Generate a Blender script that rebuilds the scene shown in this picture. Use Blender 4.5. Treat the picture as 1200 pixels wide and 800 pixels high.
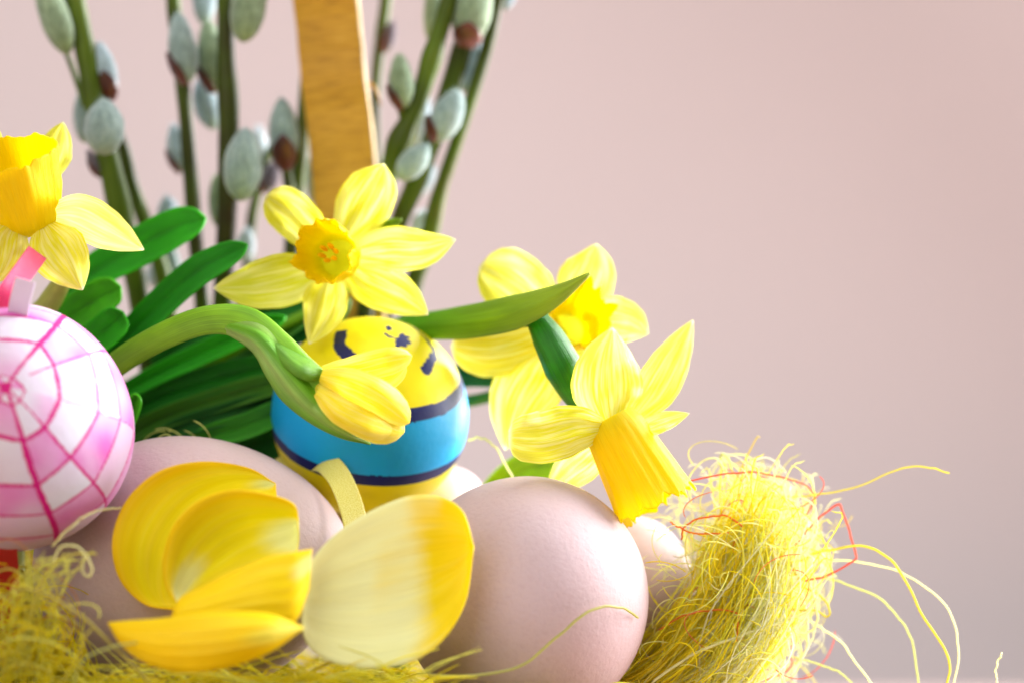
import bpy, math, random
import numpy as np
from mathutils import Vector, Matrix, noise
R = math.radians
random.seed(7); np.random.seed(7)
for o in list(bpy.data.objects): bpy.data.objects.remove(o)
S = bpy.context.scene
COL = S.collection

# ------------------------------------------------------------------ camera, light, exposure
DIST = 0.70                       # camera to the plane d = 0 (metres)
PX = 0.0002                       # metres per photograph pixel on that plane
cam = bpy.data.cameras.new('camera'); camo = bpy.data.objects.new('camera', cam); COL.objects.link(camo)
camo.location = (0, -DIST, 0); camo.rotation_euler = (R(90), 0, 0)
cam.sensor_width = 36; cam.lens = 36 * DIST / (1200 * PX)
cam.clip_start = 0.05; cam.clip_end = 20
cam.dof.use_dof = True; cam.dof.focus_distance = DIST - 0.023; cam.dof.aperture_fstop = 5.6
S.camera = camo

w = bpy.data.worlds.new('World'); S.world = w; w.use_nodes = True
bg = w.node_tree.nodes['Background']; bg.inputs[0].default_value = (0.93, 0.96, 1.0, 1); bg.inputs[1].default_value = 0.36

def area(name, loc, target, size, power, color=(1, 1, 1), spread=180):
    l = bpy.data.lights.new(name, 'AREA'); l.shape = 'RECTANGLE'; l.size = size[0]; l.size_y = size[1]
    l.energy = power; l.color = color; l.spread = R(spread)
    o = bpy.data.objects.new(name, l); COL.objects.link(o); o.location = loc
    o.rotation_euler = (Vector(target) - Vector(loc)).to_track_quat('-Z', 'Y').to_euler()
    return o
area('window_light', (0.72, 0.44, 0.28), (0.02, -0.02, -0.03), (0.75, 0.8), 39.0, (0.98, 0.98, 1.0), 130)
area('top_fill', (-0.25, -0.10, 0.95), (0, 0.0, 0), (0.9, 0.9), 4.0, (0.84, 0.90, 1.0))  # added cool fill from above, not a real ceiling lamp
area('front_fill', (-0.40, -0.75, 0.35), (0, 0, -0.02), (0.6, 0.6), 4.6, (1.0, 0.98, 0.95))  # added soft fill from the front left, brightens the petals
area('wall_fill', (0.35, -0.35, 1.4), (0.5, 0.95, -0.60), (1.0, 0.8), 3.1, (1.0, 0.975, 0.96), 100)  # added lamp that brightens the wall, no real fixture

S.view_settings.view_transform = 'Standard'; S.view_settings.look = 'None'
S.view_settings.gamma = 1; S.view_settings.exposure = 0.0; S.view_settings.use_curve_mapping = False
try:
    S.cycles.use_denoising = True; S.cycles.max_bounces = 8; S.cycles.transmission_bounces = 4
    S.cycles.caustics_reflective = False; S.cycles.caustics_refractive = False
except Exception: pass

# ------------------------------------------------------------------ helpers
def P(px, py, d=0.0):
    "point seen at (px,py) of the 1200x800 photograph, d millimetres behind the plane d = 0"
    y = d * 0.001; k = PX * (DIST + y) / DIST
    return Vector(((px - 600) * k, y, (400 - py) * k))
def K(d=0.0): return PX * (DIST + d * 0.001) / DIST
def srgb(r, g, b):
    f = lambda c: (c/255/12.92) if c/255 <= 0.04045 else ((c/255+0.055)/1.055)**2.4
    return (f(r), f(g), f(b))
def catmull(pts, n):
    pts = [np.array(p, float) for p in pts]
    if len(pts) == 2:
        return np.array([pts[0]*(1-t)+pts[1]*t for t in np.linspace(0, 1, n)])
    q = [2*pts[0]-pts[1]] + pts + [2*pts[-1]-pts[-2]]
    seg = len(pts)-1; out = []
    for t in np.linspace(0, seg, n):
        i = min(int(t), seg-1); f = t-i
        a, b, c, d = q[i], q[i+1], q[i+2], q[i+3]
        out.append(0.5*((2*b)+(c-a)*f+(2*a-5*b+4*c-d)*f*f+(3*b-a-3*c+d)*f**3))
    return np.array(out)
def make(name, verts, faces, mat, parent=None, cols=None, uvs=None, smooth=True):
    me = bpy.data.meshes.new(name)
    me.from_pydata([tuple(v) for v in verts] if not isinstance(verts, np.ndarray) else verts.tolist(), [], faces if isinstance(faces, list) else faces.tolist())
    me.update()
    if smooth: me.polygons.foreach_set('use_smooth', [True]*len(me.polygons))
    if cols is not None:
        a = me.color_attributes.new('Col', 'FLOAT_COLOR', 'POINT')
        c = np.ones((len(me.vertices), 4), np.float32); c[:, :3] = np.array(cols)[:, :3]
        a.data.foreach_set('color', c.ravel())
    if uvs is not None:
        uv = me.uv_layers.new(name='UVMap')
        li = np.zeros(len(me.loops), np.int32); me.loops.foreach_get('vertex_index', li)
        uv.data.foreach_set('uv', np.array(uvs, np.float32)[li].ravel())
    me.materials.append(mat)
    o = bpy.data.objects.new(name, me); COL.objects.link(o)
    if parent: o.parent = parent
    return o
def tag(o, label=None, cat=None, group=None, kind=None):
    if label: o['label'] = label
    if cat: o['category'] = cat
    if group: o['group'] = group
    if kind: o['kind'] = kind
    return o
def thing(name, loc, label, cat, group=None):
    o = bpy.data.objects.new(name, None); COL.objects.link(o); o.location = loc; o.empty_display_size = 0.01
    return tag(o, label, cat, group)
def adopt(root):
    "children were built in world coordinates: keep them there under a root that stands at the thing's base"
    bpy.context.view_layer.update()
    inv = root.matrix_world.inverted()
    for c in root.children: c.matrix_parent_inverse = inv

# ------------------------------------------------------------------ materials
class NT:
    def __init__(s, name):
        s.m = bpy.data.materials.new(name); s.m.use_nodes = True
        s.t = s.m.node_tree; s.t.nodes.clear(); s.out = s.n('ShaderNodeOutputMaterial')
    def n(s, t, **k):
        x = s.t.nodes.new(t)
        for a, v in k.items(): setattr(x, a, v)
        return x
    def l(s, a, b): s.t.links.new(a, b)
    def noise(s, vec, scale, detail=3, rough=0.55):
        x = s.n('ShaderNodeTexNoise'); x.inputs['Scale'].default_value = scale
        x.inputs['Detail'].default_value = detail; x.inputs['Roughness'].default_value = rough
        if vec is not None: s.l(vec, x.inputs['Vector'])
        return x.outputs['Fac']
    def mapping(s, vec, scale, rot=(0, 0, 0)):
        x = s.n('ShaderNodeMapping'); x.inputs['Scale'].default_value = scale; x.inputs['Rotation'].default_value = rot
        s.l(vec, x.inputs['Vector']); return x.outputs[0]
    def ramp(s, fac, stops):
        x = s.n('ShaderNodeValToRGB'); e = x.color_ramp.elements
        while len(e) < len(stops): e.new(0.5)
        for i, (p, c) in enumerate(stops): e[i].position = p; e[i].color = (*c, 1) if len(c) == 3 else c
        s.l(fac, x.inputs[0]); return x.outputs[0]
    def mix(s, f, a, b, mode='MIX'):
        x = s.n('ShaderNodeMix', data_type='RGBA', blend_type=mode)
        for sock, v in ((x.inputs['Factor'], f), (x.inputs['A'], a), (x.inputs['B'], b)):
            if isinstance(v, (int, float)): sock.default_value = v
            elif isinstance(v, tuple): sock.default_value = (*v, 1)
            else: s.l(v, sock)
        return x.outputs['Result']
    def bump(s, h, strength, dist):
        x = s.n('ShaderNodeBump'); x.inputs['Strength'].default_value = strength; x.inputs['Distance'].default_value = dist
        s.l(h, x.inputs['Height']); return x.outputs[0]
    def attr(s, name='Col'):
        x = s.n('ShaderNodeAttribute', attribute_name=name); return x.outputs['Color']
    def obj(s): return s.n('ShaderNodeTexCoord').outputs['Object']
    def uv(s): return s.n('ShaderNodeTexCoord').outputs['UV']
    def surf(s, col, rough=0.5, spec=0.5, transl=0.0, normal=None, sss=0, sheen=0, sssr=(0.002, 0.001, 0.0006), tcol=None):
        b = s.n('ShaderNodeBsdfPrincipled')
        if isinstance(col, tuple): b.inputs['Base Color'].default_value = (*col, 1)
        else: s.l(col, b.inputs['Base Color'])
        b.inputs['Roughness'].default_value = rough; b.inputs['Specular IOR Level'].default_value = spec
        if sss:
            b.inputs['Subsurface Weight'].default_value = sss; b.inputs['Subsurface Radius'].default_value = (1, .5, .35)
            b.inputs['Subsurface Scale'].default_value = sssr[0]
        if sheen: b.inputs['Sheen Weight'].default_value = sheen; b.inputs['Sheen Roughness'].default_value = 0.4
        if normal is not None: s.l(normal, b.inputs['Normal'])
        if transl:
            t = s.n('ShaderNodeBsdfTranslucent'); c = tcol if tcol is not None else col
            if isinstance(c, tuple): t.inputs[0].default_value = (*c, 1)
            else: s.l(c, t.inputs[0])
            if normal is not None: s.l(normal, t.inputs['Normal'])
            m = s.n('ShaderNodeMixShader'); m.inputs[0].default_value = transl
            s.l(b.outputs[0], m.inputs[1]); s.l(t.outputs[0], m.inputs[2]); s.l(m.outputs[0], s.out.inputs[0])
        else: s.l(b.outputs[0], s.out.inputs[0])
        return s.m

def m_petal(name, transl=0.42, rough=0.45, streak=0.10, pale=(1.0, 0.98, 0.36), bumpd=0.0006, palef=0.8, vs=1.0):
    n = NT(name); uv = n.uv()
    s1 = n.noise(n.mapping(uv, (1.2, 11*vs, 1)), 1.6, 2, 0.5)
    s2 = n.noise(n.mapping(uv, (2.5, 60*vs, 1)), 1.5, 3, 0.6)
    f = n.ramp(s1, [(0.44, (0, 0, 0)), (0.62, (palef,)*3)])
    c = n.mix(f, n.attr(), pale)
    f2 = n.ramp(s2, [(0.3, (1-streak*2.0,)*3), (0.7, (1, 1, 1))])
    c = n.mix(1.0, c, f2, 'MULTIPLY')
    h = n.mix(0.6, s2, s1)
    return n.surf(c, rough, 0.18, transl, n.bump(h, 0.55, bumpd))
M_DAFF = m_petal('daffodil_petal_skin')
M_CORONA = m_petal('daffodil_trumpet_skin', 0.62, 0.42, 0.07, (1.0, 0.90, 0.03), 0.0006, 0.25, 2.0)
M_TULIP = m_petal('tulip_petal_skin', 0.32, 0.42, 0.045, (1.0, 0.93, 0.25), 0.0004, 0.08, 1.0)
M_BUD = m_petal('bud_petal_skin', 0.30, 0.42, 0.06, (1.0, 0.9, 0.35), 0.0003, 0.45)

def m_leaf(name, rough=0.42, transl=0.2, bumpd=0.0007):
    n = NT(name); uv = n.uv()
    s = n.noise(n.mapping(uv, (1.0, 45, 1)), 1.5, 3, 0.6)
    big = n.noise(n.mapping(uv, (3, 2, 1)), 1.5, 2, 0.5)
    c = n.mix(1.0, n.attr(), n.ramp(s, [(0.3, (0.72, 0.74, 0.7)), (0.7, (1.15, 1.12, 1.1))]), 'MULTIPLY')
    c = n.mix(1.0, c, n.ramp(big, [(0.35, (0.82, 0.84, 0.8)), (0.65, (1.1, 1.08, 1.0))]), 'MULTIPLY')
    return n.surf(c, rough, 0.3, transl, n.bump(s, 0.5, bumpd))
M_LEAF = m_leaf('green_leaf_skin'); M_STEM = m_leaf('green_stem_skin', 0.42, 0.12, 0.0002)

def m_attr(name, rough, spec=0.5, scale=900, bumpd=0.0001, strength=0.3, transl=0, var=0.08):
    n = NT(name); o = n.obj(); s = n.noise(o, scale, 3); b = n.noise(o, 60, 3)
    c = n.mix(1.0, n.attr(), n.ramp(b, [(0.3, (1-var,)*3), (0.7, (1, 1, 1))]), 'MULTIPLY')
    return n.surf(c, rough, spec, transl, n.bump(s, strength, bumpd))
M_PAINT = m_attr('painted_egg_skin', 0.5, 0.35, 700, 0.0002, 0.45, var=0.14)
M_PAPER = m_attr('paper_wrap_skin', 0.6, 0.3, 500, 0.0003, 0.5, var=0.06)
M_STRAW = m_attr('sisal_fibre', 0.5, 0.4, 900, 0.0001, 0.1, transl=0.6, var=0.10)

def m_egg():
    n = NT('egg_shell_skin'); o = n.obj()
    fine = n.noise(o, 900, 3, 0.6); mid = n.noise(o, 260, 3, 0.5); big = n.noise(o, 35, 3, 0.5)
    c = n.ramp(big, [(0.35, srgb(184, 160, 160)), (0.65, srgb(190, 168, 170))])
    c = n.mix(1.0, c, n.ramp(fine, [(0.32, (0.96, 0.95, 0.945)), (0.5, (1, 1, 1))]), 'MULTIPLY')
    h = n.mix(0.45, fine, mid)
    return n.surf(c, 0.62, 0.2, 0, n.bump(h, 0.45, 0.0005), sss=0.12)
M_EGG = m_egg()

def m_bark():
    n = NT('willow_bark'); o = n.obj()
    s = n.noise(n.mapping(o, (1, 1, 0.16)), 260, 4, 0.6); b = n.noise(o, 28, 3)
    c = n.ramp(b, [(0.30, srgb(46, 34, 10)), (0.45, srgb(58, 70, 6)), (0.62, srgb(78, 100, 8)), (0.75, srgb(90, 88, 30))])
    c = n.mix(1.0, c, n.ramp(s, [(0.3, (0.6, 0.6, 0.6)), (0.6, (1, 1, 1))]), 'MULTIPLY')
    return n.surf(c, 0.5, 0.22, 0, n.bump(s, 0.5, 0.0004))
M_BARK = m_bark()
def m_catkin():
    n = NT('catkin_fur'); o = n.obj()
    s = n.noise(n.mapping(o, (1, 1, 0.35)), 900, 4, 0.7); b = n.noise(o, 150, 3)
    c = n.mix(1.0, n.attr(), n.ramp(s, [(0.3, (0.62, 0.66, 0.66)), (0.62, (1.15, 1.15, 1.15))]), 'MULTIPLY')
    c = n.mix(1.0, c, n.ramp(b, [(0.35, (0.75, 0.78, 0.76)), (0.6, (1, 1, 1))]), 'MULTIPLY')
    return n.surf(c, 0.8, 0.2, 0.15, n.bump(s, 0.9, 0.0009), sheen=0.6)
M_CATKIN = m_catkin()
def m_scale():
    n = NT('bud_scale_skin'); o = n.obj(); b = n.noise(o, 180, 3)
    c = n.ramp(b, [(0.35, srgb(52, 22, 14)), (0.6, srgb(92, 38, 26)), (0.75, srgb(124, 62, 38))])
    return n.surf(c, 0.3, 0.5)
M_SCALE = m_scale()
def m_wood():
    n = NT('ochre_stained_wood'); uv = n.uv()
    mp = n.mapping(uv, (95, 2.2, 1), (0, 0, R(3.0)))
    s = n.noise(mp, 1.0, 5, 0.65); s2 = n.noise(n.mapping(uv, (9, 0.7, 1), (0, 0, R(4))), 1.0, 3, 0.5)
    c = n.ramp(s, [(0.28, srgb(140, 94, 20)), (0.45, srgb(192, 142, 36)), (0.6, srgb(204, 154, 46)), (0.75, srgb(218, 172, 74))])
    c = n.mix(1.0, c, n.ramp(s2, [(0.3, (0.86, 0.84, 0.78)), (0.6, (1, 1, 1))]), 'MULTIPLY')
    return n.surf(c, 0.55, 0.35, 0, n.bump(s, 0.5, 0.0004))
M_WOOD = m_wood()
def m_plain(name, col, rough=0.5, nscale=200, var=0.1, bumpd=0.0002, spec=0.4, transl=0):
    n = NT(name); o = n.obj(); s = n.noise(o, nscale, 4)
    c = n.mix(1.0, col, n.ramp(s, [(0.3, (1-var,)*3), (0.7, (1, 1, 1))]), 'MULTIPLY')
    return n.surf(c, rough, spec, transl, n.bump(s, 0.4, bumpd))
M_LITWOOD = m_plain('lit_wood_edge', srgb(206, 176, 116), 0.6, 400, 0.2)  # paler wood: window light on the handle's right edge put into the colour
M_WICKER = m_plain('wicker_cane', srgb(190, 140, 60), 0.55, 300, 0.3)
def m_wall():
    n = NT('wall_paint'); o = n.obj()
    b = n.noise(o, 2.2, 2, 0.5); f = n.noise(o, 150, 3, 0.6)
    c = n.ramp(b, [(0.3, srgb(206, 190, 187)), (0.7, srgb(212, 196, 193))])
    return n.surf(c, 0.8, 0.2, 0, n.bump(f, 0.15, 0.0006))
M_WALL = m_wall()
M_TABLE = m_plain('table_top_paint', srgb(186, 160, 152), 0.6, 80, 0.12)
def m_ribbon(name, col, hi):
    n = NT(name); uv = n.uv()
    a = n.noise(n.mapping(uv, (220, 22, 1)), 1.0, 2, 0.5); b = n.noise(n.mapping(uv, (60, 60, 1)), 1.0, 1)
    c = n.mix(n.ramp(a, [(0.4, (0, 0, 0)), (0.62, (1, 1, 1))]), col, hi)
    return n.surf(c, 0.35, 0.6, 0.15, n.bump(n.mix(.5, a, b), 0.6, 0.0003), sheen=0.2)
M_RIB_Y = m_ribbon('yellow_satin', srgb(214, 200, 40), srgb(244, 238, 150))
M_RIB_M = m_ribbon('magenta_satin', srgb(214, 16, 92), srgb(235, 40, 120))
M_RIB_L = m_ribbon('lilac_paper', srgb(222, 206, 234), srgb(232, 220, 240))
M_RIB_R = m_ribbon('red_satin', srgb(190, 16, 26), srgb(215, 40, 40))

# ------------------------------------------------------------------ builders
def tube(name, pts, rad, mat, parent=None, n=40, sides=14, col=None, flat=1.0, cap=True, colf=None):
    "pts: (px,py,d); rad in photo pixels (list or number); flat squashes the tube in depth"
    c = catmull(pts, n)
    r = np.interp(np.linspace(0, 1, n), np.linspace(0, 1, len(rad)), rad) if isinstance(rad, (list, tuple)) else np.full(n, rad)
    W = np.array([P(*q) for q in c]); k = np.array([K(q[2]) for q in c])
    V = []; U = []; C = []
    for i in range(n):
        t = W[min(i+1, n-1)]-W[max(i-1, 0)]; t /= np.linalg.norm(t)+1e-12
        if name in ('stem', 'side_twig') and mat is M_BARK: r[i] *= 1+.07*noise.noise(Vector(W[i])*160)+.10*max(0, noise.noise(Vector(W[i])*70+Vector((5, 1, 2))))**2*6
        a = np.cross(t, (0, 1, 0)); a /= np.linalg.norm(a)+1e-9; b = np.cross(a, t)
        for j in range(sides):
            th = 2*math.pi*j/sides
            V.append(W[i]+r[i]*k[i]*(a*math.cos(th)+b*flat*math.sin(th))); U.append((i/n*2, j/sides))
            if colf: C.append(colf(i/(n-1), j/sides))
            elif col: C.append(col)
    F = [(i*sides+j, i*sides+(j+1) % sides, (i+1)*sides+(j+1) % sides, (i+1)*sides+j) for i in range(n-1) for j in range(sides)]
    if cap: F.append(tuple(range(sides))[::-1]); F.append(tuple((n-1)*sides+j for j in range(sides)))
    return make(name, np.array(V), F, mat, parent, C if C else None, U)

def sheet(name, A, B, mat, parent, bulge=3.0, nu=40, nv=18, colf=None, ripple=(0, 3, 0), edge=0.0, thick=0.0, seed=0, keel=0.0):
    "surface between two edge curves of (px,py,d); bulge in mm moves the middle away from the camera"
    a = catmull(A, nu+1); b = catmull(B, nu+1)
    wd = np.linalg.norm((a-b)[:, :2], axis=1); wm = wd.max()+1e-6
    V = []; U = []; C = []
    for i in range(nu+1):
        pa = np.array(P(*a[i])); pb = np.array(P(*b[i])); wr = wd[i]/wm; u = i/nu
        for j in range(nv+1):
            v = j/nv; p = pa*(1-v)+pb*v
            dy = bulge*4*v*(1-v)*wr**0.7
            dy += ripple[0]*math.sin(2*math.pi*ripple[1]*v+ripple[2]+2*u)*wr
            dy += keel*max(0, 1-abs(v-0.5)*5)*wr
            dy += edge*abs(2*v-1)**3*(noise.noise(Vector((u*5+seed*3.1, v*1.5, seed)))*2)*wr
            q = p+np.array((0, dy*0.001, 0)); V.append(q); U.append((u, v))
            C.append(colf(u, v) if colf else (0.9, 0.8, 0.05))
    m = nv+1
    F = [(i*m+j, i*m+j+1, (i+1)*m+j+1, (i+1)*m+j) for i in range(nu) for j in range(nv)]
    o = make(name, np.array(V), F, mat, parent, C, U)
    if thick:
        s = o.modifiers.new('thickness', 'SOLIDIFY'); s.thickness = thick*0.001; s.offset = 0
    return o
PROF = [(0, .30), (.15, .62), (.33, .94), (.46, 1.0), (.64, .88), (.80, .60), (.92, .28), (.98, .09), (1, .02)]
PROF_ROUND = [(0, .35), (.15, .66), (.35, .93), (.55, 1.0), (.75, .95), (.88, .74), (.96, .42), (.99, .16), (1, .03)]
PROF_LEAF = [(0, .7), (.2, .85), (.45, .98), (.65, 1.0), (.8, .88), (.9, .66), (.97, .33), (1, .04)]
def blade(name, pts, W, mat, parent, prof=PROF, roll=0.0, bulge=3.0, left=1.0, right=1.0, nu=40, **k):
    "centre line of (px,py,d), W = half width in photo px; roll in mm lifts one edge"
    c = catmull(pts, 24); A = []; B = []
    for i in range(24):
        u = i/23; t = c[min(i+1, 23)]-c[max(i-1, 0)]; l = math.hypot(t[0], t[1])+1e-9
        nx, ny = -t[1]/l, t[0]/l
        h = W*np.interp(u, [q[0] for q in prof], [q[1] for q in prof])
        r = roll*h/W
        A.append((c[i][0]+nx*h*left, c[i][1]+ny*h*left, c[i][2]-r)); B.append((c[i][0]-nx*h*right, c[i][1]-ny*h*right, c[i][2]+r))
    return sheet(name, A, B, mat, parent, bulge, nu, colf=k.pop('colf', None), **k)

def frame(axis, ref=(0, 0, 1)):
    z = Vector(axis).normalized(); x = Vector(ref).cross(z)
    if x.length < 1e-3: x = Vector((1, 0, 0)).cross(z)
    x.normalize(); return x, z.cross(x), z
def egg_pts(a, b, nu, nv, k=0.13):
    t = np.linspace(0, math.pi, nv); ph = np.linspace(0, 2*math.pi, nu, endpoint=False)
    T, F = np.meshgrid(t, ph, indexing='ij')
    r = b*np.sin(T)*(1-k*np.cos(T)-0.02*np.cos(2*T)); z = a*np.cos(T)
    return T, F, np.stack([r*np.cos(F), r*np.sin(F), z], -1)
def egg_mesh(name, centre, axis, a, b, mat, nu=96, nv=64, parent=None, k=0.13, colfn=None, wob=0.0):
    "a, b in metres: half length along the axis, half width"
    T, F, L = egg_pts(a, b, nu, nv, k)
    x, y, z = [np.array(v) for v in frame(axis)]
    W = L[..., :1]*x+L[..., 1:2]*y+L[..., 2:]*z
    V = W.reshape(-1, 3)
    i, j = np.meshgrid(np.arange(nv-1), np.arange(nu), indexing='ij'); j2 = (j+1) % nu
    Q = np.stack([i*nu+j, (i+1)*nu+j, (i+1)*nu+j2, i*nu+j2], -1).reshape(-1, 4)
    cols = colfn(T.ravel(), F.ravel(), L.reshape(-1, 3), V) if colfn else None
    o = make(name, V, Q, mat, parent, cols)
    o.location = centre
    return o

# ------------------------------------------------------------------ setting: wall and table top
TZ = -0.156
WY = 0.95
def quad(name, vs, mat):
    return make(name, np.array(vs, float), [(0, 1, 2, 3)], mat, smooth=False)
tag(quad('wall', [(-3, WY, TZ-.8), (3, WY, TZ-.8), (3, WY, 2.2), (-3, WY, 2.2)], M_WALL), kind='structure')
def boxmesh(name, x0, x1, y0, y1, z0, z1, mat, parent=None):
    v = [(x0,y0,z0),(x1,y0,z0),(x1,y1,z0),(x0,y1,z0),(x0,y0,z1),(x1,y0,z1),(x1,y1,z1),(x0,y1,z1)]
    f = [(3,2,1,0),(4,5,6,7),(0,1,5,4),(1,2,6,5),(2,3,7,6),(3,0,4,7)]
    return make(name, v, f, mat, parent, smooth=False)
TBY = 0.62
tag(boxmesh('table_top', -1.2, 1.2, -0.45, TBY, TZ-0.03, TZ, M_TABLE), kind='structure')

# ------------------------------------------------------------------ basket with handle
BC = P(250, 400, -5); BCx, BCy = BC.x, BC.y; RIM = -0.092
basket = thing('basket', (BCx, BCy, TZ), 'wicker basket with flat ochre wooden handle rising behind the centre daffodil', 'basket')
def ring(r, z, tr, n=72, s=8):
    V = []; F = []
    for i in range(n):
        a = 2*math.pi*i/n
        for j in range(s):
            b = 2*math.pi*j/s; rr = r+tr*math.cos(b)
            V.append((BCx+rr*math.cos(a), BCy+rr*math.sin(a), z+tr*math.sin(b)))
            F.append((i*s+j, ((i+1) % n)*s+j, ((i+1) % n)*s+(j+1) % s, i*s+(j+1) % s))
    return V, F
v, f = ring(0.098, RIM, 0.004); make('rim', v, f, M_WICKER, basket)
for i in range(8):
    v, f = ring(0.078+0.0022*i, TZ+0.0035+i*0.0065, 0.0032); make('weaver', v, f, M_WICKER, basket)
v = [(BCx+0.078*math.cos(2*math.pi*i/48), BCy+0.078*math.sin(2*math.pi*i/48), TZ+0.003) for i in range(48)]
make('base', v, [tuple(range(48))], M_WICKER, basket, smooth=False)
# handle: flat strap, swept along an arch from the back of the basket up and over to the near left
def strap(pts, wpx, th, yaw):
    c = catmull(pts, 90); W = np.array([P(*q) for q in c]); V = []; U = []
    cy, sy = math.cos(yaw), math.sin(yaw); L = 0
    for i in range(90):
        t = W[min(i+1, 89)]-W[max(i-1, 0)]; t /= np.linalg.norm(t)
        s = np.array((cy, sy, 0)); s = s-t*np.dot(s, t); s /= np.linalg.norm(s); nn = np.cross(s, t)
        h = wpx*K(55)/2*(1+.018*noise.noise(Vector((i*.6, 1, 2)))); e = th*0.0005*(1+.3*noise.noise(Vector((i*.4, 4, 2))))
        if i: L += np.linalg.norm(W[i]-W[i-1])
        for (a, b) in ((-1, -1), (-.96, -1.25), (.96, -1.25), (1, -1), (1, 1), (-1, 1)):
            V.append(W[i]+s*h*a+nn*e*b*(-1)); U.append((L/0.1, (a+1)/2))
    F = [(i*6+j, i*6+(j+1) % 6, (i+1)*6+(j+1) % 6, (i+1)*6+j) for i in range(89) for j in range(6)]
    F += [tuple(range(6))[::-1], tuple(89*6+j for j in range(6))]
    return V, F, U
hp = [(432, 860, 72), (426, 700, 68), (420, 520, 62), (412, 330, 57), (402, 180, 54), (391, 90, 52), (382, 0, 50), (362, -120, 40), (300, -300, 10), (180, -420, -40), (20, -400, -85), (-90, -200, -100), (-150, 100, -104), (-175, 500, -104), (-185, 760, -102)]
v, f, u = strap(hp, 78, 1.9, R(-14))
h = make('handle', v, f, M_WOOD, basket, uvs=u, smooth=False); h.data.materials.append(M_LITWOOD)
for p in h.data.polygons:
    if p.index < 89*6 and p.index % 6 in (3, 2): p.material_index = 1  # right edge gets the painted-in light tone
tube('wood_sliver', [(433, 98, 50), (439, 104, 48), (443, 112, 47), (446, 125, 46)], [3, 2.4, 1.6, .6], M_WICKER, basket, 10, 5)
adopt(basket)

# ------------------------------------------------------------------ pussy willow branches
GREY = srgb(160, 180, 178); BLUE = srgb(186, 205, 215); GREEN = srgb(152, 172, 138); WHITE = srgb(214, 224, 232); PURP = srgb(120, 108, 122)
def catkin(parent, base, tip, hw, d, col, scale=0, cover=0.45):
    b = P(*base, d); t = P(*tip, d-2); ax = t-b; L = ax.length; hwm = hw*K(d)
    x, y, z = frame(ax, (0, 1, 0)); nu, nv = 20, 18
    V = []; C = []; F = []
    prof = lambda s: math.sin(math.pi*min(1, s)**0.88)**0.55
    rs = random.random()*50
    for i in range(nv):
        s = 0.5-0.5*math.cos(math.pi*i/(nv-1))
        for j in range(nu):
            a = 2*math.pi*j/nu; r = hwm*max(prof(s), 0.02)
            q = Vector((math.cos(a), math.sin(a), s*3+rs)); r *= 1+0.07*noise.noise(q*1.7)+0.03*noise.noise(q*6)
            V.append(x*r*math.cos(a)+y*r*math.sin(a)+z*L*s)
            g = max(0, 1-s*3.2)*0.6
            C.append(tuple(col[k]*(1-g)+srgb(132, 152, 60)[k]*g for k in range(3)))
    F = [(i*nu+j, i*nu+(j+1) % nu, (i+1)*nu+(j+1) % nu, (i+1)*nu+j) for i in range(nv-1) for j in range(nu)]
    # short silky hairs standing out of the fur
    for q in range(520):
        s = random.uniform(.03, 1)**.9; a = random.uniform(0, 6.283); rr = hwm*max(prof(min(s, .995)), .05)*.97
        er = x*math.cos(a)+y*math.sin(a); p0 = er*rr+z*L*s
        dv = (er*(0.55+0.5*random.random())+z*(0.9+s)).normalized()*random.uniform(.0006, .0016)
        sd = er.cross(z)*0.00005; n0 = len(V)
        V += [p0-sd, p0+sd, p0+dv]; F.append((n0, n0+1, n0+2)); C += [tuple(min(1, k*1.15+.04) for k in col)]*3
    o = make('catkin', V, F, M_CATKIN, parent, C); o.location = b
    if scale:
        V = []; n1, n2 = 12, 10
        for i in range(n1):
            s = cover*i/(n1-1)
            w = (1-(i/(n1-1))**2.0)*1.1+0.05
            for j in range(n2):
                a0 = {1: math.pi, 2: 0.0, 3: -math.pi/2}[scale]     # 1 = left side, 2 = right side, 3 = facing the viewer
                cand = [x*math.cos(q)+y*math.sin(q) for q in (0, math.pi/2, math.pi, -math.pi/2)]
                want = {1: Vector((-1, -.5, 0)), 2: Vector((1, -.5, 0)), 3: Vector((0, -1, 0))}[scale]
                aa = math.atan2(want.dot(y), want.dot(x))
                a = aa+w*(j/(n2-1)*2-1)
                r = hwm*(max(prof(max(s, .03)), .2)*1.12+0.10)
                V.append(x*r*math.cos(a)+y*r*math.sin(a)+z*(L*s-hwm*0.10))
        F = [(i*n2+j, i*n2+j+1, (i+1)*n2+j+1, (i+1)*n2+j) for i in range(n1-1) for j in range(n2-1)]
        sc = make('bud_scale', V, F, M_SCALE, o)
        m = sc.modifiers.new('thickness', 'SOLIDIFY'); m.thickness = 0.0004
    return o
def branch(pts, rad, label, cats, twigs=()):
    base = P(*pts[-1]); root = thing('willow_branch', base, label, 'branch', 'pussy willow branches behind the flowers')
    # nodes swell slightly
    tube('stem', pts, rad, M_BARK, root, 60, 14)
    for (tp, tr) in twigs: tube('side_twig', tp, tr, M_BARK, root, 16, 10)
    for c in cats: catkin(root, *c)
    adopt(root)
    return root
branch([(80, -60, 45), (88, 0, 45), (100, 60, 45), (110, 120, 45), (130, 200, 46), (148, 280, 48), (162, 345, 50), (180, 480, 55), (200, 820, 60)], [12, 12, 12, 13, 13, 12, 13],
       'thick green willow branch farthest left, grey catkins beside the left daffodil',
       [((80, 64), (46, -30), 18, 42, GREEN, 0), ((70, 34), (64, -28), 15, 50, GREY, 1), ((130, 117), (116, 50), 14, 48, BLUE, 3, .55),
        ((122, 182), (122, 116), 24, 32, GREY, 0), ((100, 168), (95, 108), 12, 52, GREY, 0), ((118, 207), (104, 178), 7, 46, PURP, 1, .9)],
       [([(76, 58, 50), (86, 84, 48), (100, 125, 46)], [3, 3.5, 4])])
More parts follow.
